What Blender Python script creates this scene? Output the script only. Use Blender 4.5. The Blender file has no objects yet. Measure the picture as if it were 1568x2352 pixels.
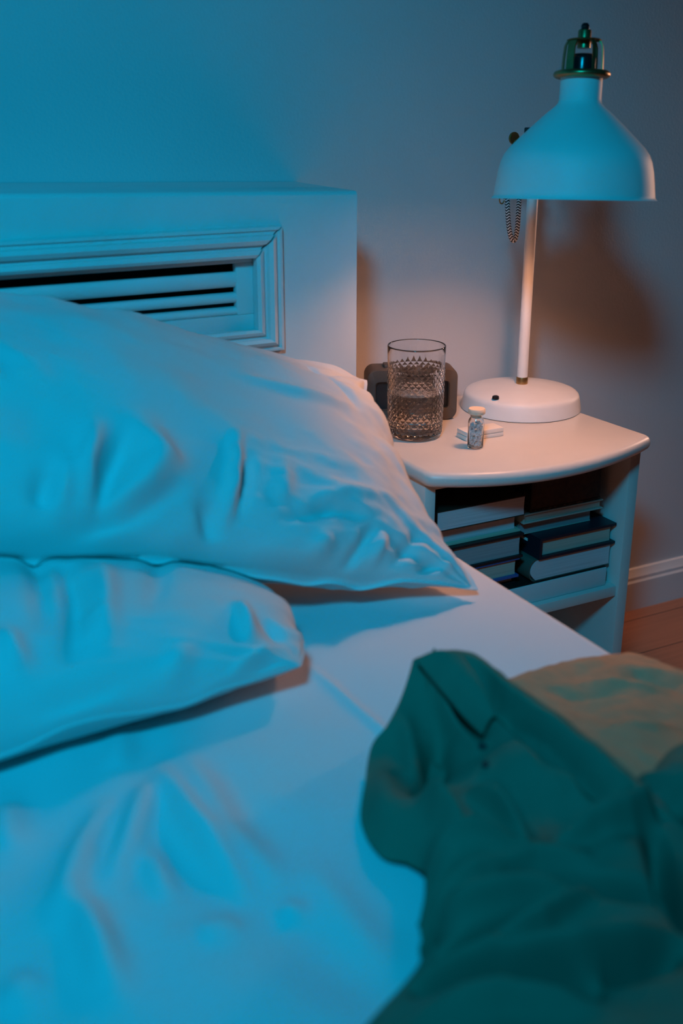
import bpy, bmesh, math, random
import numpy as np
from mathutils import Vector, Matrix, Quaternion
from mathutils.bvhtree import BVHTree

S = bpy.context.scene
COL = S.collection
pi = math.pi

# ------------------------------------------------------------------ camera
YAW, PITCH, FPX = math.radians(27.6), math.atan(956 / 2547), 2547.0
EYE = np.array([0.0, 0.0, 0.934])
cam_data = bpy.data.cameras.new('camera')
cam_data.sensor_fit = 'VERTICAL'
cam_data.sensor_height = 36.0
cam_data.sensor_width = 24.0
cam_data.lens = FPX / 2352 * 36.0
cam_data.clip_start = 0.01
cam_data.dof.use_dof = True
cam_data.dof.focus_distance = 1.62
cam_data.dof.aperture_fstop = 3.4
cam = bpy.data.objects.new('camera', cam_data)
cam.location = EYE
cam.rotation_euler = (pi / 2 - PITCH, 0, -YAW)
COL.objects.link(cam)
S.camera = cam

_fh = np.array([math.sin(YAW), math.cos(YAW), 0])
_R = np.array([math.cos(YAW), -math.sin(YAW), 0])
_Z = np.array([0, 0, 1.0])
_F = _fh * math.cos(PITCH) - _Z * math.sin(PITCH)
_U = _fh * math.sin(PITCH) + _Z * math.cos(PITCH)


def at_z(x, y, z):
    """the point at height z that the photograph shows at pixel (x, y)"""
    d = _F * FPX + _R * (x - 784) - _U * (y - 1176)
    return EYE + d * ((z - EYE[2]) / d[2])


def at_y(x, y, Y):
    d = _F * FPX + _R * (x - 784) - _U * (y - 1176)
    return EYE + d * ((Y - EYE[1]) / d[1])


# ------------------------------------------------------------------ world, lights, exposure
world = bpy.data.worlds.new('room_ambient')
S.world = world
world.use_nodes = True
bg = world.node_tree.nodes['Background']
bg.inputs[0].default_value = (0.30, 0.50, 0.80, 1)
bg.inputs[1].default_value = 0.010

S.view_settings.view_transform = 'Standard'
S.view_settings.look = 'None'
S.view_settings.exposure = 0.0
S.view_settings.gamma = 1.0
S.view_settings.use_curve_mapping = False
S.cycles.use_denoising = True
S.cycles.max_bounces = 14
S.cycles.transmission_bounces = 12
S.cycles.sample_clamp_indirect = 4.0
S.cycles.blur_glossy = 0.5


def aim(o, target):
    v = Vector(target) - o.location
    o.rotation_euler = v.to_track_quat('-Z', 'Y').to_euler()


def light(name, kind, loc, target, power, colour, **kw):
    d = bpy.data.lights.new(name, kind)
    d.energy = power
    d.color = colour
    for k, v in kw.items():
        setattr(d, k, v)
    o = bpy.data.objects.new(name, d)
    o.location = loc
    COL.objects.link(o)
    aim(o, target)
    return o


blue_light = light('blue_spotlight', 'SPOT', (-0.30, -0.10, 1.723), (0.22, 1.05, 0.68), 82.0,
                   (0.0, 0.56, 1.0), shadow_soft_size=0.13, spot_size=math.radians(82), spot_blend=1.0)
side_light = light('side_lamp_light', 'AREA', (2.3, 1.43, 0.92), (0.4, 1.05, 0.60), 4.3,
                   (1.0, 0.56, 0.40), shape='RECTANGLE', size=0.08, size_y=0.40)
BULB_STRENGTH = 165.0
BULB_COLOUR = (1.0, 0.42, 0.22, 1)


# ------------------------------------------------------------------ materials
def new_mat(name):
    m = bpy.data.materials.new(name)
    m.use_nodes = True
    nt = m.node_tree
    return m, nt, nt.nodes['Principled BSDF']


def mat(name, colour, rough=0.6, metal=0.0, spec=0.5, mottle=0.0, mscale=6.0, bump=0.0, bscale=200.0, bdist=0.001,
        weave=0.0):
    m, nt, b = new_mat(name)
    b.inputs['Roughness'].default_value = rough
    b.inputs['Metallic'].default_value = metal
    b.inputs['Specular IOR Level'].default_value = spec
    b.inputs['Base Color'].default_value = (*colour, 1)
    N, L = nt.nodes, nt.links
    tc = N.new('ShaderNodeTexCoord')
    if mottle:
        n = N.new('ShaderNodeTexNoise')
        n.inputs['Scale'].default_value = mscale
        n.inputs['Detail'].default_value = 5
        L.new(tc.outputs['Object'], n.inputs['Vector'])
        mr = N.new('ShaderNodeMapRange')
        mr.inputs[1].default_value = 0.3
        mr.inputs[2].default_value = 0.7
        mr.inputs[3].default_value = 1 - mottle
        mr.inputs[4].default_value = 1 + mottle * 0.3
        L.new(n.outputs[0], mr.inputs[0])
        mx = N.new('ShaderNodeMix')
        mx.data_type = 'RGBA'
        mx.blend_type = 'MULTIPLY'
        mx.inputs[0].default_value = 1
        mx.inputs[6].default_value = (*colour, 1)
        L.new(mr.outputs[0], mx.inputs[7])
        L.new(mx.outputs[2], b.inputs['Base Color'])
    if bump:
        n2 = N.new('ShaderNodeTexNoise')
        n2.inputs['Scale'].default_value = bscale
        n2.inputs['Detail'].default_value = 4
        L.new(tc.outputs['Object'], n2.inputs['Vector'])
        bp = N.new('ShaderNodeBump')
        bp.inputs['Strength'].default_value = bump
        bp.inputs['Distance'].default_value = bdist
        L.new(n2.outputs[0], bp.inputs['Height'])
        L.new(bp.outputs[0], b.inputs['Normal'])
    return m


M = {}
M['wall'] = mat('wall_paint', (0.585, 0.585, 0.59), 0.85, spec=0.2, mottle=0.05, mscale=3.0, bump=0.35, bscale=260, bdist=0.0008)
M['trim'] = mat('trim_paint', (0.68, 0.67, 0.66), 0.45, bump=0.2, bscale=40, bdist=0.001)
M['cover_paint'] = mat('cover_gloss_paint', (0.70, 0.70, 0.69), 0.42, spec=0.4, mottle=0.06, mscale=9, bump=0.3, bscale=60, bdist=0.0012)
M['dark'] = mat('dark_void', (0.02, 0.02, 0.02), 0.9)
M['table_paint'] = mat('table_satin_paint', (0.67, 0.65, 0.61), 0.33, spec=0.4, mottle=0.04, mscale=14, bump=0.08, bscale=90)
M['lamp_white'] = mat('lamp_enamel', (0.80, 0.79, 0.77), 0.45, spec=0.4, mottle=0.04, mscale=25, bump=0.1, bscale=300)
M['shade_white'] = mat('shade_enamel', (0.78, 0.77, 0.75), 0.50, spec=0.30, mottle=0.04, mscale=14)
M['brass'] = mat('aged_brass', (0.42, 0.27, 0.11), 0.34, metal=0.9, mottle=0.2, mscale=60)
M['black_plastic'] = mat('black_plastic', (0.012, 0.012, 0.014), 0.22)
M['sheet'] = mat('white_cotton_sheet', (0.68, 0.68, 0.69), 0.95, spec=0.1, bump=0.12, bscale=900, bdist=0.0004)
M['pillowcase'] = mat('white_cotton_pillowcase', (0.67, 0.67, 0.67), 0.95, spec=0.1, bump=0.15, bscale=700, bdist=0.0005)
M['mattress'] = mat('mattress_ticking', (0.6, 0.6, 0.58), 0.95)
M['bedwood'] = mat('bed_wood', (0.5, 0.45, 0.4), 0.6)
M['green_cloth'] = mat('green_cotton', (0.095, 0.165, 0.115), 0.95, spec=0.08, mottle=0.08, mscale=30, bump=0.15, bscale=600, bdist=0.0006)
M['beige_cloth'] = mat('beige_cotton', (0.42, 0.265, 0.155), 0.95, spec=0.08, mottle=0.08, mscale=30, bump=0.2, bscale=500, bdist=0.0006)
M['clock_body'] = mat('taupe_rubber', (0.075, 0.062, 0.050), 0.6, bump=0.1, bscale=500)
M['clock_face'] = mat('dark_mesh_face', (0.020, 0.018, 0.017), 0.5)
M['carton'] = mat('white_carton', (0.80, 0.76, 0.70), 0.5)
M['cork'] = mat('pale_cork', (0.72, 0.60, 0.46), 0.75, bump=0.2, bscale=300)
M['granule'] = mat('white_granules', (0.85, 0.85, 0.87), 0.7)
M['hole'] = mat('button_hole_thread', (0.02, 0.035, 0.03), 0.9)


def pages_mat(name, colour):
    m, nt, b = new_mat(name)
    N, L = nt.nodes, nt.links
    tc = N.new('ShaderNodeTexCoord')
    mp = N.new('ShaderNodeMapping')
    mp.inputs['Scale'].default_value = (6, 6, 1400)
    n = N.new('ShaderNodeTexNoise')
    n.inputs['Scale'].default_value = 1.0
    n.inputs['Detail'].default_value = 2
    L.new(tc.outputs['Object'], mp.inputs[0])
    L.new(mp.outputs[0], n.inputs['Vector'])
    r = N.new('ShaderNodeValToRGB')
    r.color_ramp.elements[0].position = 0.3
    r.color_ramp.elements[0].color = (*[c * 0.72 for c in colour], 1)
    r.color_ramp.elements[1].position = 0.65
    r.color_ramp.elements[1].color = (*colour, 1)
    L.new(n.outputs[0], r.inputs[0])
    L.new(r.outputs[0], b.inputs['Base Color'])
    b.inputs['Roughness'].default_value = 0.9
    b.inputs['Specular IOR Level'].default_value = 0.15
    return m


def pattern_mat(name, c1, c2, scale, thr=0.55):
    m, nt, b = new_mat(name)
    N, L = nt.nodes, nt.links
    tc = N.new('ShaderNodeTexCoord')
    n = N.new('ShaderNodeTexNoise')
    n.inputs['Scale'].default_value = scale
    n.inputs['Detail'].default_value = 6
    n.inputs['Distortion'].default_value = 1.5
    L.new(tc.outputs['Object'], n.inputs['Vector'])
    r = N.new('ShaderNodeValToRGB')
    r.color_ramp.elements[0].position = thr - 0.05
    r.color_ramp.elements[0].color = (*c1, 1)
    r.color_ramp.elements[1].position = thr + 0.05
    r.color_ramp.elements[1].color = (*c2, 1)
    L.new(n.outputs[0], r.inputs[0])
    L.new(r.outputs[0], b.inputs['Base Color'])
    b.inputs['Roughness'].default_value = 0.45
    return m


def wood_floor():
    m, nt, b = new_mat('brown_floor_boards')
    N, L = nt.nodes, nt.links
    tc = N.new('ShaderNodeTexCoord')
    mp = N.new('ShaderNodeMapping')
    mp.inputs['Rotation'].default_value = (0, 0, 0)
    L.new(tc.outputs['Object'], mp.inputs[0])
    br = N.new('ShaderNodeTexBrick')
    br.inputs['Scale'].default_value = 1.0
    br.inputs['Brick Width'].default_value = 1.1
    br.inputs['Row Height'].default_value = 0.11
    br.inputs['Mortar Size'].default_value = 0.0012
    br.inputs['Color1'].default_value = (0.36, 0.155, 0.085, 1)
    br.inputs['Color2'].default_value = (0.30, 0.125, 0.07, 1)
    br.inputs['Mortar'].default_value = (0.06, 0.025, 0.015, 1)
    L.new(mp.outputs[0], br.inputs['Vector'])
    mp2 = N.new('ShaderNodeMapping')
    mp2.inputs['Scale'].default_value = (3, 60, 1)
    L.new(tc.outputs['Object'], mp2.inputs[0])
    n = N.new('ShaderNodeTexNoise')
    n.inputs['Scale'].default_value = 2
    n.inputs['Detail'].default_value = 6
    L.new(mp2.outputs[0], n.inputs['Vector'])
    mr = N.new('ShaderNodeMapRange')
    mr.inputs[3].default_value = 0.7
    mr.inputs[4].default_value = 1.2
    L.new(n.outputs[0], mr.inputs[0])
    mx = N.new('ShaderNodeMix')
    mx.data_type = 'RGBA'
    mx.blend_type = 'MULTIPLY'
    mx.inputs[0].default_value = 1
    L.new(br.outputs[0], mx.inputs[6])
    L.new(mr.outputs[0], mx.inputs[7])
    L.new(mx.outputs[2], b.inputs['Base Color'])
    b.inputs['Roughness'].default_value = 0.5
    return m


def glass_mat(name, ior=1.5, colour=(1, 1, 1), rough=0.0):
    m, nt, b = new_mat(name)
    b.inputs['Base Color'].default_value = (*colour, 1)
    b.inputs['Roughness'].default_value = rough
    b.inputs['IOR'].default_value = ior
    b.inputs['Transmission Weight'].default_value = 1.0
    return m


def emit_mat(name, colour, strength):
    m, nt, b = new_mat(name)
    b.inputs['Base Color'].default_value = colour
    b.inputs['Emission Color'].default_value = colour
    b.inputs['Emission Strength'].default_value = strength
    return m


def chevron_mat():
    m, nt, b = new_mat('black_white_zigzag_braid')
    N, L = nt.nodes, nt.links
    uv = N.new('ShaderNodeUVMap')
    sx = N.new('ShaderNodeSeparateXYZ')
    L.new(uv.outputs[0], sx.inputs[0])

    def mth(op, a, bb=None):
        n = N.new('ShaderNodeMath')
        n.operation = op
        for i, q in enumerate((a, bb)):
            if q is None:
                continue
            if isinstance(q, (int, float)):
                n.inputs[i].default_value = q
            else:
                L.new(q, n.inputs[i])
        return n.outputs[0]
    tri = mth('PINGPONG', mth('MULTIPLY', sx.outputs[1], 6.0), 1.0)      # zigzag around the braid
    s = mth('FRACT', mth('ADD', mth('MULTIPLY', sx.outputs[0], 250.0), mth('MULTIPLY', tri, 0.62)))
    k = mth('GREATER_THAN', s, 0.5)
    mx = N.new('ShaderNodeMix')
    mx.data_type = 'RGBA'
    mx.inputs[6].default_value = (0.012, 0.012, 0.014, 1)
    mx.inputs[7].default_value = (0.55, 0.55, 0.55, 1)
    L.new(k, mx.inputs[0])
    L.new(mx.outputs[2], b.inputs['Base Color'])
    b.inputs['Roughness'].default_value = 0.9
    return m


M['floor'] = wood_floor()
M['glass'] = glass_mat('clear_glass', 1.40)
M['water'] = glass_mat('water', 1.33)
M['bulb'] = emit_mat('warm_bulb_glow', BULB_COLOUR, BULB_STRENGTH)
M['braid'] = chevron_mat()


# ------------------------------------------------------------------ mesh helpers
def obj(name, verts, faces, m, parent=None, smooth=True, angle=None, uv=None, loc=None):
    me = bpy.data.meshes.new(name)
    me.from_pydata([tuple(v) for v in verts], [], [tuple(f) for f in faces])
    me.validate()
    me.update()
    if uv is not None:
        ul = me.uv_layers.new(name='UVMap')
        for lp in me.loops:
            ul.data[lp.index].uv = uv[lp.vertex_index]
    bm = bmesh.new()
    bm.from_mesh(me)
    bmesh.ops.recalc_face_normals(bm, faces=bm.faces)
    bm.to_mesh(me)
    bm.free()
    return link(name, me, m, parent, smooth, angle, loc)


def link(name, me, m, parent=None, smooth=True, angle=None, loc=None):
    me.materials.append(m)
    o = bpy.data.objects.new(name, me)
    COL.objects.link(o)
    if loc is not None:
        o.location = loc
    if parent:
        o.parent = parent
    if smooth:
        me.polygons.foreach_set('use_smooth', [True] * len(me.polygons))
        if angle is not None:
            me.set_sharp_from_angle(angle=math.radians(angle))
    return o


def bm_obj(name, bm, m, parent=None, smooth=True, angle=35, loc=None):
    bmesh.ops.recalc_face_normals(bm, faces=bm.faces)
    me = bpy.data.meshes.new(name)
    bm.to_mesh(me)
    bm.free()
    return link(name, me, m, parent, smooth, angle, loc)


def thing(name, label, cat, loc=(0, 0, 0), rotz=0.0, group=None):
    o = bpy.data.objects.new(name, None)
    o.empty_display_size = 0.05
    COL.objects.link(o)
    o.location = loc
    o.rotation_euler = (0, 0, rotz)
    return tag(o, label, cat, group)


def tag(o, label, cat, group=None):
    o['label'] = label
    o['category'] = cat
    if group:
        o['group'] = group
    return o


def struct(o, label=None, cat=None):
    o['kind'] = 'structure'
    if label:
        o['label'] = label
    if cat:
        o['category'] = cat
    return o


def add_box(bm, lo, hi, bevel=0.0, seg=2):
    b2 = bmesh.new()
    bmesh.ops.create_cube(b2, size=1.0)
    lo, hi = Vector(lo), Vector(hi)
    for v in b2.verts:
        v.co = Vector([(lo[i] + hi[i]) / 2 + v.co[i] * (hi[i] - lo[i]) for i in range(3)])
    if bevel:
        bmesh.ops.bevel(b2, geom=b2.edges[:], offset=bevel, segments=seg, profile=0.5, affect='EDGES')
    merge(bm, b2)


def merge(bm, b2):
    vs = [bm.verts.new(v.co) for v in b2.verts]
    b2.verts.index_update()
    for f in b2.faces:
        bm.faces.new([vs[v.index] for v in f.verts])
    b2.free()


def box_obj(name, lo, hi, m, parent=None, bevel=0.002, seg=2, loc=None):
    bm = bmesh.new()
    add_box(bm, lo, hi, bevel, seg)
    return bm_obj(name, bm, m, parent, loc=loc)


def lathe(profile, n=96, closed=False):
    """rings of (r, z); a zero radius makes a pole"""
    V, Fc, rings = [], [], []
    for r, z in profile:
        if r < 1e-6:
            rings.append([len(V)])
            V.append((0, 0, z))
        else:
            rings.append(list(range(len(V), len(V) + n)))
            V += [(r * math.cos(2 * pi * k / n), r * math.sin(2 * pi * k / n), z) for k in range(n)]
    pairs = list(zip(rings[:-1], rings[1:]))
    if closed:
        pairs.append((rings[-1], rings[0]))
    for a, b in pairs:
        for k in range(n):
            k2 = (k + 1) % n
            if len(a) == 1 and len(b) == 1:
                continue
            if len(a) == 1:
                Fc.append((a[0], b[k], b[k2]))
            elif len(b) == 1:
                Fc.append((a[k], a[k2], b[0]))
            else:
                Fc.append((a[k], a[k2], b[k2], b[k]))
    return V, Fc


def lathe_obj(name, profile, m, parent=None, n=96, angle=40, loc=None, closed=False):
    V, Fc = lathe(profile, n, closed)
    return obj(name, V, Fc, m, parent, True, angle, loc=loc)


def prism(bm, outline, axis, a, b):
    """extrude a 2-D outline along an axis: axis 'y' takes (x, z), 'x' takes (y, z), 'z' takes (x, y)"""
    def p(q, t):
        return {'y': (q[0], t, q[1]), 'x': (t, q[0], q[1]), 'z': (q[0], q[1], t)}[axis]
    A = [bm.verts.new(p(q, a)) for q in outline]
    B = [bm.verts.new(p(q, b)) for q in outline]
    n = len(outline)
    bm.faces.new(A)
    bm.faces.new(B[::-1])
    for i in range(n):
        bm.faces.new((A[i], A[(i + 1) % n], B[(i + 1) % n], B[i]))


def catmull(pts, n):
    P = np.array(pts, float)
    P = np.vstack([2 * P[0] - P[1], P, 2 * P[-1] - P[-2]])
    m = len(P) - 3
    out = []
    for t in np.linspace(0, m - 1e-6, n):
        i = int(t)
        u = t - i
        p0, p1, p2, p3 = P[i:i + 4]
        out.append(0.5 * ((2 * p1) + (-p0 + p2) * u + (2 * p0 - 5 * p1 + 4 * p2 - p3) * u * u
                          + (-p0 + 3 * p1 - 3 * p2 + p3) * u ** 3))
    return np.array(out)


def tube(pts, radius, n=12, rads=None, flat=1.0):
    P = np.array(pts, float)
    T = np.gradient(P, axis=0)
    T /= np.linalg.norm(T, axis=1)[:, None]
    up = np.array([0.13, 0.37, 0.92])
    V, uv, Fc = [], [], []
    Ls = np.concatenate([[0], np.cumsum(np.linalg.norm(np.diff(P, axis=0), axis=1))])
    nrm = np.cross(T[0], up)
    nrm /= np.linalg.norm(nrm)
    for i in range(len(P)):
        nrm = nrm - T[i] * (nrm @ T[i])
        nrm /= np.linalg.norm(nrm)
        bi = np.cross(T[i], nrm)
        r = radius if rads is None else rads[i]
        for k in range(n + 1):
            a = 2 * pi * k / n
            V.append(P[i] + r * (math.cos(a) * nrm + math.sin(a) * bi * flat))
            uv.append((Ls[i], k / n))
    for i in range(len(P) - 1):
        for k in range(n):
            a = i * (n + 1) + k
            Fc.append((a, a + 1, a + n + 2, a + n + 1))
    Fc.append(tuple(range(n)))
    e = (len(P) - 1) * (n + 1)
    Fc.append(tuple(range(e + n - 1, e - 1, -1)))
    return V, Fc, uv


# ------------------------------------------------------------------ noise
class Noise2:
    def __init__(self, seed):
        self.g = np.random.RandomState(seed).uniform(-1, 1, (64, 64))

    def __call__(self, x, y):
        x, y = np.asarray(x, float), np.asarray(y, float)
        x, y = np.broadcast_arrays(x, y)
        i, j = np.floor(x).astype(int), np.floor(y).astype(int)
        fx, fy = x - i, y - j
        fx, fy = fx ** 3 * (fx * (fx * 6 - 15) + 10), fy ** 3 * (fy * (fy * 6 - 15) + 10)
        g = self.g
        a, b = g[i % 64, j % 64], g[(i + 1) % 64, j % 64]
        c, d = g[i % 64, (j + 1) % 64], g[(i + 1) % 64, (j + 1) % 64]
        return (a * (1 - fx) + b * fx) * (1 - fy) + (c * (1 - fx) + d * fx) * fy

    def fbm(self, x, y, o=3):
        s, a = 0, 1.0
        for k in range(o):
            s = s + a * self(x * 2 ** k + 7.3 * k, y * 2 ** k + 3.1 * k)
            a *= 0.5
        return s


def ridge(X, Y, pts, w, h, taper=True, sharp=2.0):
    """a fold: height h along a polyline, gaussian across, fading at both ends"""
    pts = np.array(pts, float)
    best = np.full(X.shape, 1e9)
    tt = np.zeros(X.shape)
    seg = np.linalg.norm(np.diff(pts, axis=0), axis=1)
    tot = seg.sum()
    acc = 0
    for i in range(len(pts) - 1):
        a, b = pts[i], pts[i + 1]
        d = b - a
        t = np.clip(((X - a[0]) * d[0] + (Y - a[1]) * d[1]) / (d @ d), 0, 1)
        q = np.hypot(X - a[0] - t * d[0], Y - a[1] - t * d[1])
        m = q < best
        best = np.where(m, q, best)
        tt = np.where(m, (acc + t * seg[i]) / tot, tt)
        acc += seg[i]
    g = np.exp(-(best / w) ** sharp)
    if taper:
        g = g * np.sin(np.clip(tt, 0.0, 1) * pi * 0.9 + 0.05 * pi) ** 0.7
    return h * g


def grid_faces(nu, nv, off=0, flip=False):
    F = []
    for i in range(nu - 1):
        for j in range(nv - 1):
            a = off + i * nv + j
            q = (a, a + nv, a + nv + 1, a + 1)
            F.append(q[::-1] if flip else q)
    return F


# ================================================================== the setting
YW = 1.479
w = struct(box_obj('wall_back', (-1.6, YW, 0), (2.9, YW + 0.12, 2.5), M['wall'], bevel=0))
fl = struct(box_obj('floor', (-1.6, -1.6, -0.05), (2.9, YW + 0.12, 0.0), M['floor'], bevel=0))
bm = bmesh.new()
prism(bm, [(YW, 0.0), (YW - 0.016, 0.0), (YW - 0.016, 0.058), (YW - 0.013, 0.062), (YW - 0.013, 0.068),
           (YW - 0.009, 0.074), (YW - 0.006, 0.082), (YW, 0.083)], 'x', 0.702, 2.9)
struct(bm_obj('baseboard_back', bm, M['trim'], angle=25))

# ------------------------------------------------------------------ radiator cover with louvred grille
XR, YF = 0.700, 1.296
XL = -0.95
rc = thing('radiator_cover', 'white painted boxed cover with a louvred grille on the wall behind the pillows',
           'radiator cover', (0, 0, 0))
# casing: a box with an opening for the grille; the top sinks a little towards its right end
OX0, OX1, OZ0, OZ1 = -0.80, 0.556, 0.654, 0.748


def top_z(x):
    return 0.8345 - 0.0145 * max(0.0, min(1.0, (x - 0.2) / 0.5))


bm = bmesh.new()
xs = list(np.linspace(XL, 0.2, 5)) + list(np.linspace(0.3, XR, 9))
r = 0.006
prof_top = [(YF + r * (1 - math.sin(a)), -r + r * math.cos(a)) for a in np.linspace(pi / 2, 0, 6)]
rings = []
for x in xs:
    rings.append([bm.verts.new((x, y, top_z(x) + dz)) for y, dz in prof_top] + [bm.verts.new((x, YW - 0.001, top_z(x)))])
for a, b in zip(rings[:-1], rings[1:]):
    for k in range(len(a) - 1):
        bm.faces.new((a[k], b[k], b[k + 1], a[k + 1]))
# front: frame around the opening, in strips
zt = lambda x: top_z(x) - r
cols = sorted(set([XL, OX0, OX1, XR] + [x for x in xs]))


def quad(p):
    bm.faces.new([bm.verts.new(q) for q in p])


for x0, x1 in zip(cols[:-1], cols[1:]):
    spans = [(0.0, None)] if (x1 <= OX0 + 1e-6 or x0 >= OX1 - 1e-6) else [(0.0, OZ0), (OZ1, None)]
    for z0, z1 in spans:
        quad([(x0, YF, z0), (x1, YF, z0), (x1, YF, zt(x1) if z1 is None else z1), (x0, YF, zt(x0) if z1 is None else z1)])
# reveal of the opening, right side, left side
dp = YF + 0.022
quad([(OX0, YF, OZ1), (OX1, YF, OZ1), (OX1, dp, OZ1), (OX0, dp, OZ1)])
quad([(OX0, YF, OZ0), (OX1, YF, OZ0), (OX1, dp, OZ0), (OX0, dp, OZ0)])
quad([(OX1, YF, OZ0), (OX1, dp, OZ0), (OX1, dp, OZ1), (OX1, YF, OZ1)])
quad([(OX0, YF, OZ0), (OX0, dp, OZ0), (OX0, dp, OZ1), (OX0, YF, OZ1)])
for x in (XL, XR):
    bm.faces.new([bm.verts.new((x, y, top_z(x) + dz)) for y, dz in prof_top]
                 + [bm.verts.new(q) for q in ((x, YW - 0.001, top_z(x)), (x, YW - 0.001, 0), (x, YF, 0))])
bmesh.ops.remove_doubles(bm, verts=bm.verts[:], dist=0.0002)
bm_obj('casing', bm, M['cover_paint'], rc, angle=40)

# moulding: a stepped profile run round the opening, mitred; the upper right mitre has opened a little
MP = [(0.0, 0.0), (0.0, 0.010), (0.004, 0.0125), (0.009, 0.0105), (0.0105, 0.0065), (0.014, 0.0065), (0.016, 0.012),
      (0.021, 0.0145), (0.026, 0.012), (0.0275, 0.007), (0.031, 0.0065), (0.0325, 0.0095), (0.036, 0.009), (0.038, 0.0)]
MX0, MX1, MZ0, MZ1 = OX0 - 0.000, OX1 - 0.002, OZ0 + 0.002, OZ1 - 0.002


def moulding(side):
    b = bmesh.new()
    A, B = [], []
    for d, h in MP:
        y = YF - h
        if side == 'top':
            g = 0.0010 + 0.0026 * math.sin(min(1, d / 0.038) * pi)
            A.append((MX0 - d, y, MZ1 + d)); B.append((MX1 + d - g, y, MZ1 + d))
        if side == 'bottom':
            A.append((MX0 - d, y, MZ0 - d * 0.8)); B.append((MX1 + d, y, MZ0 - d * 0.8))
        if side == 'right':
            A.append((MX1 + d, y, MZ0 - d * 0.8)); B.append((MX1 + d, y, MZ1 + d - 0.0006))
        if side == 'left':
            A.append((MX0 - d, y, MZ0 - d * 0.8)); B.append((MX0 - d, y, MZ1 + d))
    A = [b.verts.new(q) for q in A]
    B = [b.verts.new(q) for q in B]
    n = len(A)
    for i in range(n - 1):
        b.faces.new((A[i], A[i + 1], B[i + 1], B[i]))
    b.faces.new(A)
    b.faces.new(B)
    b.faces.new((A[-1], A[0], B[0], B[-1]))
    bm_obj('moulding', b, M['cover_paint'], rc, angle=28)


for s in ('top', 'bottom', 'right', 'left'):
    moulding(s)

# grille: a flat board with a slotted window, three rounded slats across it
gy = YF + 0.008
bm = bmesh.new()
LX0, LX1, LZ0, LZ1 = -0.77, 0.533, 0.674, 0.7385
for lo, hi in (((OX0, LZ1, 0), (OX1, OZ1, 0)), ((OX0, OZ0, 0), (OX1, LZ0, 0)), ((OX0, LZ0, 0), (LX0, LZ1, 0)), ((LX1, LZ0, 0), (OX1, LZ1, 0))):
    add_box(bm, (lo[0], gy, lo[1]), (hi[0], gy + 0.012, hi[1]), 0.0012, 2)
for z0, z1 in ((0.7085, 0.7275), (0.6890, 0.7015), (0.6735, 0.6835)):
    h = z1 - z0
    out = []
    for a in np.linspace(-pi / 2, pi / 2, 12):
        out.append((gy + 0.006 - 0.006 * math.cos(a), z0 + h * 0.5 + h * 0.5 * math.sin(a)))
    out += [(gy + 0.012, z1), (gy + 0.012, z0)]
    prism(bm, out, 'x', LX0 - 0.004, LX1 + 0.004)
bm_obj('grille', bm, M['cover_paint'], rc, angle=35)
box_obj('backing', (OX0 - 0.02, gy + 0.05, OZ0 - 0.02), (OX1 + 0.02, gy + 0.055, OZ1 + 0.02), M['dark'], rc, bevel=0)

# ------------------------------------------------------------------ bed
ZB, XE = 0.413, 0.7035
bed = thing('bed', 'low bed made up with a wrinkled white sheet, under the pillows and clothes', 'bed', (0, 0, 0))
box_obj('bed_base', (-0.90, -0.72, 0.10), (0.690, 1.272, 0.22), M['bedwood'], bed, bevel=0.006)
box_obj('mattress', (-0.895, -0.715, 0.221), (0.6945, 1.268, 0.4065), M['mattress'], bed, bevel=0.02, seg=4)
for x in (-0.86, 0.63):
    for y in (-0.66, 1.2):
        box_obj('leg', (x, y, 0.0), (x + 0.05, y + 0.05, 0.10), M['bedwood'], bed, bevel=0.004)

# sheet: a draped grid with creases, rounded over the bed edge
n1, n2 = Noise2(3), Noise2(11)
r = 0.014


def W(px, py, z=ZB):
    return at_z(px, py, z)[:2]


SHEET_FOLDS = [  # pixel polylines on the bed, width, height
    ([(235, 1870), (190, 1960), (130, 2120)], 0.012, 0.010),
    ([(345, 1810), (300, 1930), (255, 2040)], 0.011, 0.010),
    ([(370, 1780), (440, 1900), (560, 2060)], 0.011, 0.012),
    ([(420, 1755), (470, 1830), (520, 1920), (640, 2040)], 0.016, 0.010),
    ([(340, 1960), (390, 2080)], 0.010, 0.007),
    ([(180, 2080), (230, 2190), (260, 2290)], 0.012, 0.011),
    ([(640, 2090), (700, 2110)], 0.010, 0.006),
    ([(450, 2160), (560, 2130)], 0.014, 0.006),
    ([(700, 1990), (790, 2110), (900, 2250)], 0.016, 0.005),
    ([(20, 1850), (10, 1960)], 0.014, 0.008),
    ([(280, 1690), (270, 1780)], 0.014, 0.006),
    ([(90, 2240), (0, 2330)], 0.016, 0.007),
]


def sheet_height(X, Y):
    h = 0.0022 * n1.fbm(X * 7, Y * 7, 3) * np.clip((0.62 - X) / 0.2, 0.15, 1)
    h = h + 0.006 * np.clip((0.5 - X) / 0.25, 0, 1) * n2.fbm(X * 9 + Y * 3, Y * 5, 2) * np.clip((0.9 - Y) / 0.2, 0, 1)
    for p, wd, ht in SHEET_FOLDS:
        h = h + ridge(X, Y, [W(*q) for q in p], wd, ht * 1.4)
    # a pressed fold line running towards the foot of the bed: the right side stands a little higher
    a, b = W(700, 1535), W(878, 1686)
    d = (b - a) / np.linalg.norm(b - a)
    s = (X - a[0]) * d[1] - (Y - a[1]) * d[0]
    along = (X - a[0]) * d[0] + (Y - a[1]) * d[1]
    k = np.clip((along + 0.01) / 0.05, 0, 1) * np.clip((0.45 - along) / 0.2, 0, 1)
    side = -s
    h = h + k * 0.0038 * np.exp(-((side - 0.004) / 0.0055) ** 2)
    return h


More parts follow.
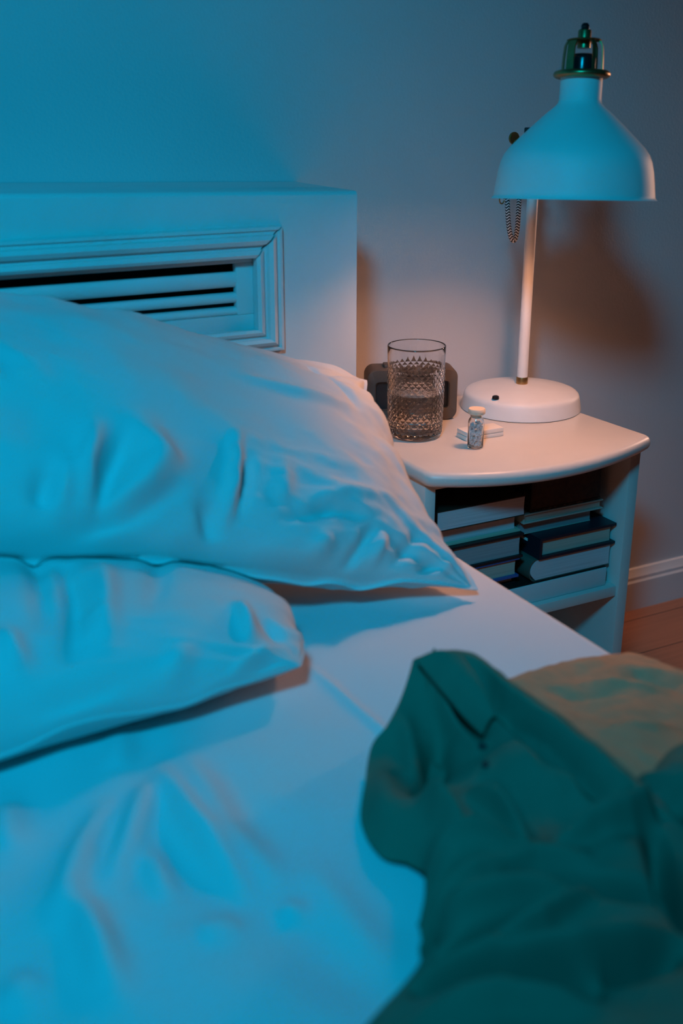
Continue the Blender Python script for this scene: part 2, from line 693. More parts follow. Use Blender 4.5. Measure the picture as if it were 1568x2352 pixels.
nu, nv = 300, 330
ys = np.concatenate([np.linspace(-0.72, 0.2, 50), np.linspace(0.203, 1.274, nv - 50)])
xs_top = np.concatenate([np.linspace(-0.90, -0.1, 40), np.linspace(-0.096, XE - r, nu - 40)])
prof = [(x, 0.0) for x in xs_top] + [(XE - r + r * math.sin(a), -r + r * math.cos(a)) for a in np.linspace(0.15, pi / 2, 9)]
prof += [(XE + 0.002, -0.03 - 0.02 * k) for k in range(11)]
PX = np.array([p[0] for p in prof])
PZ = np.array([p[1] for p in prof])
X, Y = np.meshgrid(PX, ys, indexing='ij')
Zs = ZB + PZ[:, None] + sheet_height(np.minimum(X, XE), Y) * np.clip((PZ[:, None] + 0.02) / 0.02, 0, 1)
hang = np.clip(-PZ[:, None] - 0.02, 0, 1)
Xs = X + hang * 0.05 * n1.fbm(Y * 9, Y * 0 + 2, 2)
sv = np.stack([Xs, Y, Zs], -1).reshape(-1, 3)
obj('fitted_sheet', sv, grid_faces(len(prof), len(ys)), M['sheet'], bed)


def sheet_top(x, y):
    return ZB + sheet_height(np.asarray(x), np.asarray(y))


# ------------------------------------------------------------------ pillows
def pillow_points(BL, BR, TR, TL, H, nu=200, nv=150, pinch=0.07, seed=1, back=1.0, power=0.5, bulge=(0, 0, 0), folds=(),
                  rough=1.0, nvec=None, rnd_=0.0, hem=(0.0, 0.0)):
    BL, BR, TR, TL = [np.array(p, float) for p in (BL, BR, TR, TL)]
    u = np.sin(np.linspace(-pi / 2, pi / 2, nu) * 0.985) / math.sin(pi / 2 * 0.985)
    v = np.sin(np.linspace(-pi / 2, pi / 2, nv) * 0.985) / math.sin(pi / 2 * 0.985)
    U, V = np.meshgrid(u, v, indexing='ij')
    nz = Noise2(seed)
    seam = 0.012 * rough * nz.fbm(U * 5 + 3, V * 5, 2)
    ue = U * (1 - pinch * (1 - V ** 2) * U ** 2 * (1 + 0.5 * nz(V * 3, 0.5)))
    ve = V * (1 - pinch * (1 - U ** 2) * V ** 2 * (1 + 0.5 * nz(U * 4, 9.5)))
    ue, ve = ue * np.sqrt(1 - rnd_ * ve ** 2 / 2), ve * np.sqrt(1 - rnd_ * ue ** 2 / 2)
    a, b = (ue[..., None] + 1) / 2, (ve[..., None] + 1) / 2
    mid = (BL * (1 - a) + BR * a) * (1 - b) + (TL * (1 - a) + TR * a) * b
    n = np.cross(BR - BL + TR - TL, TL - BL + TR - BR) if nvec is None else np.array(nvec, float)
    n = n / np.linalg.norm(n)
    Uh, Vh = np.clip(U / (1 - hem[0]), -1, 1), np.clip(V / (1 - hem[1]), -1, 1)      # the sewn hem stays flat
    T = H * ((1 - Uh ** 2) * (1 - Vh ** 2)).clip(0) ** power + 0.0006
    edge = np.minimum(1 - np.abs(Uh), 1 - np.abs(Vh))
    soft = 1 - np.exp(-edge / 0.05)
    wr = 0.004 * rough * nz.fbm(U * 3, V * 2.4, 2)
    # gathers along the seams
    du, dv = 1 - np.abs(U), 1 - np.abs(V)
    wr = wr + rough * 0.007 * nz(V * 7 + 4 * np.sign(U), U * 0.8 + 20) * np.exp(-du / 0.16)
    wr = wr + rough * 0.006 * nz(U * 9 + 4 * np.sign(V), V * 0.8 + 40) * np.exp(-dv / 0.20)
    # creases fanning out of the corners
    for cu in (-1, 1):
        for cv in (-1, 1):
            x, y = (U - cu) * 1.35, V - cv
            d = np.hypot(x, y)
            ang = np.arctan2(np.abs(y), np.abs(x))
            wr = wr + rough * 0.008 * nz(ang * 6.5 + 3 * cu, d * 0.9 + 3 * cv + 50) * np.exp(-d / 0.45)
    wr = wr + rough * 0.0016 * nz.fbm(U * 15 + V * 4, V * 13, 3) * np.clip(0.6 + 0.6 * nz(U * 2 + 9, V * 2), 0, 1.2)
    if len(folds):
        flat = (mid + np.array(bulge, float) * ((1 - U ** 2) * (1 - V ** 2))[..., None] + n * T[..., None]).reshape(-1, 3) - EYE
        dpt = flat @ _F
        sx, sy = 784 + FPX * (flat @ _R) / dpt, 1176 - FPX * (flat @ _U) / dpt
        Uf, Vf = U.ravel(), V.ravel()
        for p, wd, ht in folds:
            path = []
            for q in p:
                k = int(np.argmin((sx - q[0]) ** 2 + (sy - q[1]) ** 2))
                path.append((Uf[k] * 1.9, Vf[k]))
            wr = wr + ridge(U * 1.9, V, path, wd * 0.85, ht * 1.5)
    wr = wr * soft
    bl = np.array(bulge, float) * ((1 - U ** 2) * (1 - V ** 2))[..., None]
    wob = seam * (1 - soft) * 0.8
    front = mid + bl + n * (T + wr + wob)[..., None]
    rear = mid + bl - n * (T * back - wr * 0.4 * soft - wob)[..., None]
    return front, rear, U, V


def pillow_mesh(front, rear):
    nu, nv = front.shape[:2]
    bmask = np.zeros((nu, nv), bool)
    bmask[0], bmask[-1], bmask[:, 0], bmask[:, -1] = True, True, True, True
    idx = np.arange(nu * nv).reshape(nu, nv)
    V = list(front.reshape(-1, 3))
    ridx = idx.copy()
    for i in range(nu):
        for j in range(nv):
            if not bmask[i, j]:
                ridx[i, j] = len(V)
                V.append(rear[i, j])
    Fc = grid_faces(nu, nv)
    for i in range(nu - 1):
        for j in range(nv - 1):
            Fc.append((ridx[i, j], ridx[i, j + 1], ridx[i + 1, j + 1], ridx[i + 1, j]))
    return V, Fc


# lower pillow, lying on the sheet in front of the other one
LOW_FOLDS = [  # where the photograph shows them, width, height
    ([(55, 1300), (95, 1365), (105, 1440)], 0.06, -0.008), ([(140, 1295), (168, 1380), (160, 1500)], 0.06, -0.010), ([(235, 1300), (250, 1400), (245, 1480)], 0.06, 0.007),
    ([(330, 1310), (345, 1400)], 0.07, -0.005), ([(545, 1385), (575, 1475)], 0.05, 0.010), ([(600, 1415), (640, 1480)], 0.06, -0.007),
    ([(545, 1555), (470, 1600), (380, 1655)], 0.05, -0.010), ([(620, 1500), (530, 1590), (440, 1655)], 0.05, 0.009), ([(640, 1530), (560, 1600)], 0.04, -0.008),
    ([(15, 1450), (45, 1545)], 0.06, 0.010), ([(300, 1560), (200, 1600), (60, 1640)], 0.08, -0.006), ([(420, 1480), (400, 1590)], 0.08, 0.006)]
f2, r2, U2, V2 = pillow_points((-0.34, 0.800, 0.430), (0.425, 0.794, 0.447), (0.450, 1.02, 0.442), (-0.30, 1.14, 0.535), 0.080, back=0.4,
                               seed=5, pinch=0.05, folds=LOW_FOLDS, rough=0.6, power=0.46, nvec=(0, -0.22, 1), rnd_=0.45, hem=(0.005, 0.004))


def floor_clamp(A, h):
    lo = sheet_top(A[..., 0], A[..., 1]) + h
    d = A[..., 2] - lo
    A[..., 2] = np.where(d < 0, lo + 0.04 * np.abs(np.minimum(d, 0)) * 0, A[..., 2])
    return A


r2 = floor_clamp(r2, 0.0015)
f2 = floor_clamp(f2, 0.0030)
Vp, Fp = pillow_mesh(f2, r2)
low = thing('pillow', 'flat white pillow lying lower on the bed in front of the propped pillow', 'pillow', (0.1, 1.0, ZB), 0, 'bed pillows')
off = np.array([0.1, 1.0, ZB])
obj('pillowcase', np.array(Vp) - off, Fp, M['pillowcase'], low)
bvh_low = BVHTree.FromPolygons([Vector(v) for v in Vp], Fp)

# upper pillow, propped against the radiator cover
UP_FOLDS = [
    ([(218, 985), (193, 1070), (198, 1155)], 0.05, 0.013), ([(330, 985), (362, 1060), (330, 1130), (250, 1200)], 0.11, 0.016), ([(285, 995), (250, 1080), (220, 1180)], 0.05, -0.011),
    ([(400, 1120), (300, 1190), (150, 1245)], 0.06, -0.011), ([(110, 1075), (90, 1165)], 0.06, -0.009), ([(150, 1050), (140, 1170)], 0.05, 0.008),
    ([(547, 990), (537, 1110), (520, 1195)], 0.035, 0.011), ([(572, 1040), (560, 1165)], 0.03, -0.008), ([(480, 1140), (490, 1235)], 0.06, -0.011),
    ([(855, 1215), (800, 1290), (768, 1352)], 0.035, -0.012), ([(885, 1235), (835, 1330)], 0.03, 0.008), ([(760, 1225), (720, 1290), (690, 1335)], 0.06, 0.009),
    ([(1000, 1290), (940, 1340), (880, 1380)], 0.035, -0.008), ([(1030, 1300), (985, 1350), (920, 1388)], 0.03, 0.006), ([(960, 1230), (900, 1300)], 0.04, -0.006),
    ([(660, 1060), (650, 1160)], 0.06, 0.006), ([(700, 1150), (800, 1130), (900, 1150)], 0.05, 0.005), ([(640, 1190), (760, 1170), (880, 1200)], 0.04, -0.005),
    ([(560, 850), (690, 900), (800, 935)], 0.05, 0.005), ([(700, 830), (770, 880), (812, 930)], 0.05, -0.008)]
f1, r1, U1, V1 = pillow_points((-0.10, 1.000, 0.590), (0.648, 0.918, 0.422), (0.695, 1.258, 0.580), (-0.06, 1.275, 0.800), 0.090,
                               seed=8, pinch=0.05, folds=UP_FOLDS, rough=1.45, power=0.46, hem=(0.015, 0.022))


def clamp_upper(A, gap):
    A[..., 1] = np.minimum(A[..., 1], YF - 0.016)
    lo = sheet_top(A[..., 0], A[..., 1]) + gap
    A[..., 2] = np.maximum(A[..., 2], lo)
    sh = A.shape
    B = A.reshape(-1, 3)
    for k in range(len(B)):
        x, y, z = B[k]
        if y > 0.78 and x < 0.5 and z < 0.72:
            hit = bvh_low.ray_cast(Vector((x, y, 0.8)), Vector((0, 0, -1)))
            if hit[0] is not None and z < hit[0].z + gap:
                B[k, 2] = hit[0].z + gap
    return B.reshape(sh)


r1 = clamp_upper(r1, 0.0015)
f1 = clamp_upper(f1, 0.0030)
Vp, Fp = pillow_mesh(f1, r1)
up = thing('pillow', 'large wrinkled white pillow propped against the radiator cover beside the nightstand', 'pillow', (0.3, 1.1, ZB), 0, 'bed pillows')
off = np.array([0.3, 1.1, ZB])
obj('pillowcase', np.array(Vp) - off, Fp, M['pillowcase'], up)

# ------------------------------------------------------------------ nightstand
ZT = 0.475
ns = thing('nightstand', 'small white bow-fronted nightstand with an open shelf of books', 'nightstand', (0.92, 1.30, 0))
o = Vector((0.92, 1.30, 0))
c0, c1, c2 = np.array((0.729, 1.158)), np.array((0.905, 1.103)), np.array((1.111, 1.154))
front = []
for t in np.linspace(0, 1, 40):     # bowed front edge through three points
    q = c0 * (1 - t) * (1 - 2 * t) + c1 * 4 * t * (1 - t) + c2 * t * (2 * t - 1)
    front.append(q)
poly = front + [np.array((1.093, 1.4775)), np.array((0.727, 1.4775))]


def round_corner(p, a, b, r, n=7):
    da, db = (a - p) / np.linalg.norm(a - p), (b - p) / np.linalg.norm(b - p)
    return [(p + da * r * (1 - t)) * (1 - t) + (p + db * r * t) * t for t in np.linspace(0, 1, n)]


outline = round_corner(front[0], poly[-1], front[2], 0.012) + front[2:-2] + round_corner(front[-1], front[-3], poly[-2], 0.012) + poly[-2:]
O = np.array(outline)
nrm = np.zeros_like(O)
for i in range(len(O)):
    d0, d1 = O[i] - O[i - 1], O[(i + 1) % len(O)] - O[i]
    n_ = np.array((d0[1], -d0[0])) / (np.linalg.norm(d0) + 1e-9) + np.array((d1[1], -d1[0])) / (np.linalg.norm(d1) + 1e-9)
    nrm[i] = n_ / np.linalg.norm(n_)
bm = bmesh.new()
rr = 0.0105
rings = []
for a in np.linspace(-pi / 2, pi / 2, 13):
    q = O - nrm * rr * (1 - math.cos(a)) * 0.9
    rings.append([bm.verts.new((x_ - o.x, y_ - o.y, ZT - rr + rr * math.sin(a))) for x_, y_ in q])
for A, B in zip(rings[:-1], rings[1:]):
    for k in range(len(A)):
        bm.faces.new((A[k], A[(k + 1) % len(A)], B[(k + 1) % len(A)], B[k]))
bm.faces.new(rings[0][::-1])
bm.faces.new(rings[-1])
bm_obj('tabletop', bm, M['table_paint'], ns, angle=30)
ZU = ZT - 0.0212
YN0 = 1.172


def nbox(name, lo, hi, bev=0.0015):
    return box_obj(name, Vector(lo) - o, Vector(hi) - o, M['table_paint'], ns, bev)


nbox('side_panel', (0.737, YN0, 0), (0.754, 1.470, ZU))
nbox('side_panel', (1.089, YN0, 0), (1.108, 1.470, ZU))
nbox('shelf', (0.7545, YN0 + 0.004, 0.216), (1.0885, 1.455, 0.233))
nbox('back_panel', (0.7545, 1.4555, 0.03), (1.0885, 1.465, ZU - 0.0005))
nbox('top_rail', (0.7545, YN0 + 0.006, ZU - 0.012), (1.0885, YN0 + 0.024, ZU - 0.0005))
nbox('bottom_board', (0.7545, YN0 + 0.02, 0.03), (1.0885, 1.455, 0.045))


# ------------------------------------------------------------------ books
def book(label, x0, x1, z0, z1, y0, depth, cover, pages, board=0.003, over=0.004, rounded=False, rot=0.0, paper=False, spine_text=False, group='books in the nightstand'):
    """lying flat, spine to the left, head edge to the front; origin at its lower front left corner"""
    L, T = x1 - x0, z1 - z0
    t = thing('book', label, 'book', (x0, y0, z0), rot, group)
    bm = bmesh.new()
    sp = min(0.012, T * 0.32) if rounded else 0.0
    outer = []
    inner = []
    if rounded:
        for a in np.linspace(0, pi, 13):
            outer.append((sp - sp * math.sin(a), T / 2 - T / 2 * math.cos(a)))
            inner.append((sp + board - (sp) * math.sin(a), T / 2 - (T / 2 - board) * math.cos(a)))
    else:
        outer = [(0, 0), (0, T)]
        inner = [(board, board), (board, T - board)]
    poly = [(L, 0)] + outer + [(L, T), (L, T - board)] + inner[::-1] + [(L, board)]
    prism(bm, poly, 'y', 0, depth)
    cv = bm_obj('cover', bm, cover, t, angle=30)
    bm = bmesh.new()
    ov = 0.0004 if paper else over
    b = board + 0.0002
    xi = (sp if rounded else 0) + board + 0.0002
    right = []
    for k in np.linspace(0, 1, 9):
        right.append((L - ov - (0.0035 if (rounded and not paper) else 0.0008) * math.sin(pi * k), b + (T - 2 * b) * k))
    left = [(xi - (sp * math.sin(pi * k) * 0.9 if rounded else 0), b + (T - 2 * b) * k) for k in np.linspace(1, 0, 9)]
    prism(bm, right + left, 'y', ov, depth - ov)
    bm_obj('page_block', bm, pages, t, angle=30)
    if spine_text:
        box_obj('spine_lettering', (-0.0006, 0.03, T * 0.60), (0.0003, 0.085, T * 0.72), M['carton'], cv, bevel=0)
    return t


P_white = pages_mat('pages_white', (0.62, 0.62, 0.64))
P_cream = pages_mat('pages_cream', (0.50, 0.46, 0.38))
P_grey = pages_mat('pages_grey', (0.36, 0.37, 0.38))
C_navy = mat('navy_cloth', (0.010, 0.012, 0.022), 0.45)
C_black = mat('black_board', (0.012, 0.012, 0.014), 0.45)
C_blue = mat('blue_board', (0.03, 0.10, 0.30), 0.45)
C_palegreen = mat('pale_green_board', (0.40, 0.48, 0.36), 0.5)
C_brown = pattern_mat('brown_printed_cover', (0.035, 0.020, 0.014), (0.07, 0.045, 0.03), 90, 0.62)
C_tatter = pattern_mat('worn_brown_leather', (0.018, 0.010, 0.007), (0.10, 0.06, 0.035), 60, 0.60)
C_teal = mat('dark_green_cover', (0.07, 0.10, 0.08), 0.45)
C_pale = mat('pale_cover', (0.40, 0.44, 0.38), 0.5)
C_photo = pattern_mat('dark_photo_cover', (0.008, 0.010, 0.010), (0.16, 0.14, 0.05), 45, 0.66)
C_white = mat('white_board', (0.66, 0.66, 0.66), 0.5)

# the wide flat book at the bottom: white edges, dark picture on its cover
t = thing('book', 'wide flat white-edged book with a dark picture cover, under both stacks', 'book', (0.775, 1.186, 0.2335), 0, 'books in the nightstand')
box_obj('page_block', (0, 0, 0), (0.300, 0.235, 0.0295), C_white, t, bevel=0.0008)
box_obj('cover', (0.0005, 0.0015, 0.0297), (0.2995, 0.234, 0.0310), C_photo, t, bevel=0)
zb = 0.2650
# left stack
book('thin black book at the bottom of the left stack', 0.790, 0.915, zb, 0.2788, 1.200, 0.20, C_black, P_grey)
book('cream-paged book with blue boards, second from the bottom of the left stack', 0.785, 0.9125, 0.2792, 0.3100, 1.190, 0.21, C_blue, P_cream, board=0.0035)
book('thick grey-paged book with black boards in the middle of the left stack', 0.793, 0.9165, 0.3104, 0.3475, 1.188, 0.21, C_black, P_grey, board=0.0035)
book('white-paged book with pale green boards just below the top of the left stack', 0.764, 0.9150, 0.3479, 0.3755, 1.196, 0.21, C_palegreen, P_white, board=0.003, over=0.006)
book('white paperback with a dark brown printed cover on top of the left stack', 0.766, 0.9130, 0.3760, 0.4055, 1.186, 0.19, C_brown, P_white, board=0.0012, paper=True)
# right stack
book('fat paperback with a curved green spine at the bottom of the right stack', 0.931, 1.082, zb, 0.2995, 1.190, 0.20, C_teal, P_white, board=0.0014, rounded=True, paper=True)
book('navy hardback with cream pages, second from the bottom of the right stack', 0.945, 1.0865, 0.2999, 0.3330, 1.186, 0.21, C_navy, P_cream, board=0.004, over=0.006, spine_text=True)
book('pale green round-spined paperback in the middle of the right stack', 0.922, 1.057, 0.3334, 0.3555, 1.212, 0.19, C_pale, P_grey, board=0.0012, rounded=True, paper=True)
book('thin worn booklet with pale edges under the brown leather book', 0.922, 1.067, 0.3559, 0.3705, 1.198, 0.19, C_pale, P_cream, board=0.0018, over=0.003)
book('old dark brown leather book on top of the right stack', 0.934, 1.063, 0.3709, 0.4280, 1.200, 0.20, C_tatter, mat('dark_brown_edges', (0.05, 0.028, 0.018), 0.7, mottle=0.4, mscale=120), board=0.003, over=0.001)

# ------------------------------------------------------------------ desk lamp
LX, LY = 1.034, 1.370
lamp = thing('desk_lamp', 'white metal desk lamp with a bell shade and brass fittings on the nightstand', 'lamp', (LX, LY, ZT + 0.0004))
lathe_obj('base', [(0, 0), (0.092, 0), (0.0935, 0.0008), (0.0932, 0.004), (0.0898, 0.020), (0.0885, 0.0235), (0.086, 0.0262),
                   (0.081, 0.0285), (0.06, 0.0325), (0.03, 0.0365), (0.0, 0.0385)], M['lamp_white'], lamp, n=128, angle=50)
lathe_obj('base_gasket', [(0, -0.0003), (0.0925, -0.0003), (0.0925, 0.0003), (0, 0.0003)], M['black_plastic'], lamp)
q = at_z(1138, 910, ZT + 0.034) - np.array((LX, LY, ZT))
sw = lathe_obj('switch_button', [(0, 0.0025), (0.003, 0.0022), (0.005, 0.001), (0.0055, -0.002)], M['black_plastic'], lamp, n=32, loc=(q[0], q[1], 0.0325))
lathe_obj('ferrule', [(0, 0.036), (0.0088, 0.036), (0.0090, 0.037), (0.0090, 0.0475), (0.0086, 0.0485), (0, 0.0485)], M['brass'], lamp, n=40)
PT = 0.415
lathe_obj('pole', [(0, 0.0487), (0.0082, 0.0487), (0.0082, PT - 0.002), (0.0072, PT), (0, PT)], M['lamp_white'], lamp, n=40)
# clamp block on the pole, wing nut on its left, arm to the shade
box_obj('clamp', (-0.014, -0.012, PT - 0.028), (0.012, 0.012, PT + 0.001), M['black_plastic'], lamp, bevel=0.002)
wn = at_y(1180, 318, 1.355) - np.array((LX, LY, ZT))
bm = bmesh.new()
for dx, dz, rr in ((0.0, 0.0, 0.0085), (0.004, -0.021, 0.0085)):
    b2 = bmesh.new()
    bmesh.ops.create_cone(b2, cap_ends=True, segments=28, radius1=rr, radius2=rr, depth=0.004,
                          matrix=Matrix.Translation((wn[0] + dx, wn[1], wn[2] + dz)) @ Matrix.Rotation(pi / 2, 4, 'X'))
    bmesh.ops.bevel(b2, geom=b2.edges[:], offset=0.0008, segments=2, affect='EDGES')
    merge(bm, b2)
add_box(bm, (wn[0] - 0.001, wn[1] - 0.0035, wn[2] - 0.020), (wn[0] + 0.008, wn[1] + 0.0035, wn[2] - 0.002), 0.002)
b2 = bmesh.new()
bmesh.ops.create_cone(b2, cap_ends=True, segments=20, radius1=0.0045, radius2=0.0045, depth=abs(wn[0]) - 0.012,
                      matrix=Matrix.Translation(((wn[0] - 0.013) / 2, wn[1], wn[2] - 0.008)) @ Matrix.Rotation(pi / 2, 4, 'Y'))
merge(bm, b2)
bm_obj('wing_nut', bm, M['brass'], lamp)

# the head: shade, bulb, socket and its cage share one tilted frame
SX, SY, SZ = 0.923, 1.140, 0.8120
SF = 0.936      # the head was measured at a greater distance: keep its proportions
hx, hy, hz = SX - LX, SY - LY, SZ - ZT
tilt = math.radians(-4.5)
vdir = Vector((SX, SY, 0)).normalized()
axis = Vector((vdir.y, -vdir.x, 0))      # horizontal, across the view
HM = Matrix.Translation((hx, hy, hz)) @ Matrix.Rotation(tilt, 4, axis) @ Matrix.Scale(SF, 4)


def head(o, sub=None):
    if sub is not None:              # a piece of a part that already carries the tilt
        o.parent = sub
        o.matrix_local = Matrix.Identity(4)
    else:
        o.matrix_local = HM
    return o


sk = [(0.1095, 0.0000), (0.1080, 0.0012), (0.1064, 0.0030), (0.1058, 0.006), (0.1040, 0.020), (0.1015, 0.036), (0.0985, 0.048),
      (0.0945, 0.057), (0.0880, 0.0655), (0.0780, 0.0755), (0.0600, 0.0925), (0.0430, 0.1080), (0.0330, 0.1160), (0.0285, 0.1205),
      (0.0272, 0.1255), (0.0270, 0.1520)]
inner = [(max(r_ - 0.0012, 0.001), z_ + (0.0002 if i < 2 else -0.0006)) for i, (r_, z_) in enumerate(sk)][::-1]
sh = head(lathe_obj('shade', sk + [(0.0, 0.1520), (0.0, 0.1505)] + [(0.0258, 0.1505)] + inner[1:], M['shade_white'], lamp, n=128, angle=50, closed=True))
head(lathe_obj('bulb', [(0, 0.053), (0.012, 0.055), (0.022, 0.061), (0.028, 0.070), (0.030, 0.083), (0.0299, 0.085)], M['bulb'], lamp, n=48))
head(lathe_obj('bulb_body', [(0.0299, 0.0851), (0.027, 0.095), (0.021, 0.104), (0.015, 0.111), (0.013, 0.118), (0.0, 0.118)], M['lamp_white'], lamp, n=48))
head(lathe_obj('bulb_holder', [(0, 0.1185), (0.017, 0.1185), (0.018, 0.121), (0.018, 0.149), (0, 0.149)], M['black_plastic'], lamp, n=40))
# brass collar ring on the neck
ringp = [(0.0305 + 0.0062 * math.cos(a), 0.1560 + 0.0048 * math.sin(a)) for a in np.linspace(0, 2 * pi, 20, endpoint=False)]
cage = head(lathe_obj('neck_cage', ringp, M['brass'], lamp, n=80, closed=True))
V, Fc, uv = tube([(0.0, -0.033, 0.150), (0.004, -0.034, 0.1475), (0.008, -0.033, 0.150)], 0.003, 10)
vd = np.array([vdir.x, vdir.y])
# cage of brass strips over a black socket, with a threaded stem on top
head(lathe_obj('socket', [(0, 0.154), (0.0170, 0.154), (0.0170, 0.175), (0.0158, 0.1785), (0.0120, 0.181), (0, 0.182)], M['black_plastic'], lamp, n=48))
base_a = math.atan2(-SY, -SX)
for da, wd in ((-72, 0.0040), (-38, 0.0058), (32, 0.0022), (80, 0.0036), (140, 0.003), (215, 0.003)):
    a = base_a + math.radians(da)
    rad = np.array((math.cos(a), math.sin(a)))
    tan = np.array((-math.sin(a), math.cos(a)))
    pts = [(0.0270, 0.1555), (0.0262, 0.176), (0.0250, 0.190), (0.0225, 0.1955), (0.0180, 0.1975), (0.0070, 0.198)]
    V, Fc = [], []
    for rr, zz in pts:
        for s_, d_ in ((-1, 0), (1, 0), (1, 0.0016), (-1, 0.0016)):
            ww = wd if rr > 0.02 else wd * rr / 0.02
            p = rad * (rr - d_) + tan * s_ * ww
            V.append((p[0], p[1], zz - d_ * (1 if rr < 0.024 else 0)))
    for i in range(len(pts) - 1):
        for k in range(4):
            Fc.append((4 * i + k, 4 * i + (k + 1) % 4, 4 * i + 4 + (k + 1) % 4, 4 * i + 4 + k))
    Fc += [(0, 1, 2, 3), tuple(range(len(V) - 1, len(V) - 5, -1))]
    head(obj('cage_strip', V, Fc, M['brass'], lamp, angle=40), cage)
head(lathe_obj('cage_cap', [(0, 0.1965), (0.0215, 0.1965), (0.0225, 0.1975), (0.0205, 0.1988), (0.0, 0.1990)], M['brass'], lamp, n=48), cage)
head(lathe_obj('stem', [(0, 0.188), (0.0085, 0.188), (0.0085, 0.2085), (0.0075, 0.2100), (0, 0.2100)], M['brass'], lamp, n=32), cage)
head(lathe_obj('cord_grip', [(0, 0.2095), (0.0050, 0.2095), (0.0055, 0.2110), (0.0048, 0.2125), (0.0055, 0.2140), (0.0046, 0.2165), (0.003, 0.218), (0, 0.218)], M['black_plastic'], lamp, n=32), cage)
# arm from the clamp to the back of the shade
armp = catmull([(0, 0.0, PT - 0.014), (-0.006, -0.02, PT - 0.010), (-0.050, -0.10, PT + 0.012), (-0.090, -0.185, 0.428)], 20)
V, Fc, uv = tube(armp, 0.005, 12)
obj('arm', V, Fc, M['brass'], lamp)
# small brass eye hanging under the rim, textile cord looping down behind the shade
ey = at_y(1152, 462, 1.34) - np.array((LX, LY, ZT))
V, Fc, uv = tube([(ey[0] + 0.004 * math.cos(a), ey[1], ey[2] + 0.006 * math.sin(a) + 0.002) for a in np.linspace(0, 1.9 * pi, 20)], 0.001, 8)
obj('hook', V, Fc, M['brass'], lamp)
cp = [at_y(1190, 330, 1.368), at_y(1158, 380, 1.360), at_y(1163, 430, 1.352), at_y(1165, 475, 1.350), at_y(1168, 520, 1.350), at_y(1173, 545, 1.350),
      at_y(1179, 553, 1.350), at_y(1184, 545, 1.350), at_y(1188, 520, 1.350), at_y(1191, 475, 1.350), at_y(1196, 430, 1.345), at_y(1215, 390, 1.335), at_y(1260, 360, 1.315)]
cp = catmull([p - np.array((LX, LY, ZT)) for p in cp], 160)
V, Fc, uv = tube(cp, 0.0036, 14)
obj('cord', V, Fc, M['braid'], lamp, uv=uv)

# ------------------------------------------------------------------ drinking glass with water
gx, gy_ = 0.806, 1.314
gl = thing('drinking_glass', 'tall diamond-cut drinking glass half full of water on the nightstand', 'glass', (gx, gy_, ZT + 0.0003))
H = 0.132
NC = 56


def r_out(z):
    return 0.0386 + 0.0026 * z / H


prof = [(0.0, 0.0015), (0.030, 0.0010), (0.0335, 0.0), (0.0362, 0.0010), (0.0380, 0.0040)]
V, Fc, rows = [], [], []
for r_, z_ in prof:
    if r_ == 0:
        rows.append([0]); V.append((0, 0, z_))
    else:
        rows.append(list(range(len(V), len(V) + NC)))
        V += [(r_ * math.cos(2 * pi * k / NC), r_ * math.sin(2 * pi * k / NC), z_) for k in range(NC)]
NR = 22
for j in range(NR):
    z_ = 0.0075 + j * 0.0046
    rows.append(list(range(len(V), len(V) + NC)))
    for k in range(NC):
        bump = 0.0007 if (j + k) % 2 == 0 else -0.0002
        rr = r_out(z_) + (bump if 0 <= j < NR - 1 else -0.0002)
        V.append((rr * math.cos(2 * pi * k / NC), rr * math.sin(2 * pi * k / NC), z_))
first_cut, last_cut = 5, 5 + NR - 1
for r_, z_ in ((r_out(0.108), 0.108), (r_out(0.120), 0.120), (r_out(0.130), 0.1300), (r_out(H) - 0.0003, 0.1315), (r_out(H) - 0.0009, H),
               (r_out(H) - 0.0015, 0.1315), (r_out(0.13) - 0.0018, 0.1300), (0.0395, 0.118), (0.0386, 0.100), (0.0366, 0.060), (0.0352, 0.020), (0.0340, 0.0120), (0.0300, 0.0085), (0.020, 0.0078), (0, 0.0076)):
    if r_ == 0:
        rows.append([len(V)]); V.append((0, 0, z_))
    else:
        rows.append(list(range(len(V), len(V) + NC)))
        V += [(r_ * math.cos(2 * pi * k / NC), r_ * math.sin(2 * pi * k / NC), z_) for k in range(NC)]
flat_faces = set()
for j, (a, b) in enumerate(zip(rows[:-1], rows[1:])):
    for k in range(NC):
        k2 = (k + 1) % NC
        if len(a) == 1:
            Fc.append((a[0], b[k], b[k2]))
        elif len(b) == 1:
            Fc.append((a[k], a[k2], b[0]))
        elif first_cut <= j < last_cut:
            jj = j - first_cut
            flat_faces |= {len(Fc), len(Fc) + 1}
            if (jj + k) % 2 == 0:      # a[k], b[k2] are peaks: split valley to valley
                Fc += [(a[k], a[k2], b[k]), (a[k2], b[k2], b[k])]
            else:
                Fc += [(a[k], a[k2], b[k2]), (a[k], b[k2], b[k])]
        else:
            Fc.append((a[k], a[k2], b[k2], b[k]))
g = obj('glass_body', V, Fc, M['glass'], gl, smooth=True)
for p in g.data.polygons:
    c = p.center
    rr = math.hypot(c.x, c.y)
    if 0.006 < c.z < 0.1045 and rr > r_out(c.z) - 0.0012:
        p.use_smooth = False


def r_in(z):
    return float(np.interp(z, [0.0076, 0.0085, 0.0120, 0.020, 0.060, 0.100], [0.0, 0.030, 0.0340, 0.0352, 0.0366, 0.0386]))


wp = [(0, 0.0078), (0.020, 0.0080), (0.0302, 0.0087)] + [(r_in(z_) + 0.0002, z_) for z_ in (0.0120, 0.020, 0.040, 0.060)]
wp += [(r_in(0.0645) + 0.0002, 0.0655), (r_in(0.064) - 0.0012, 0.0642), (0.030, 0.0639), (0, 0.0639)]
lathe_obj('water', wp, M['water'], gl, n=NC, angle=60)

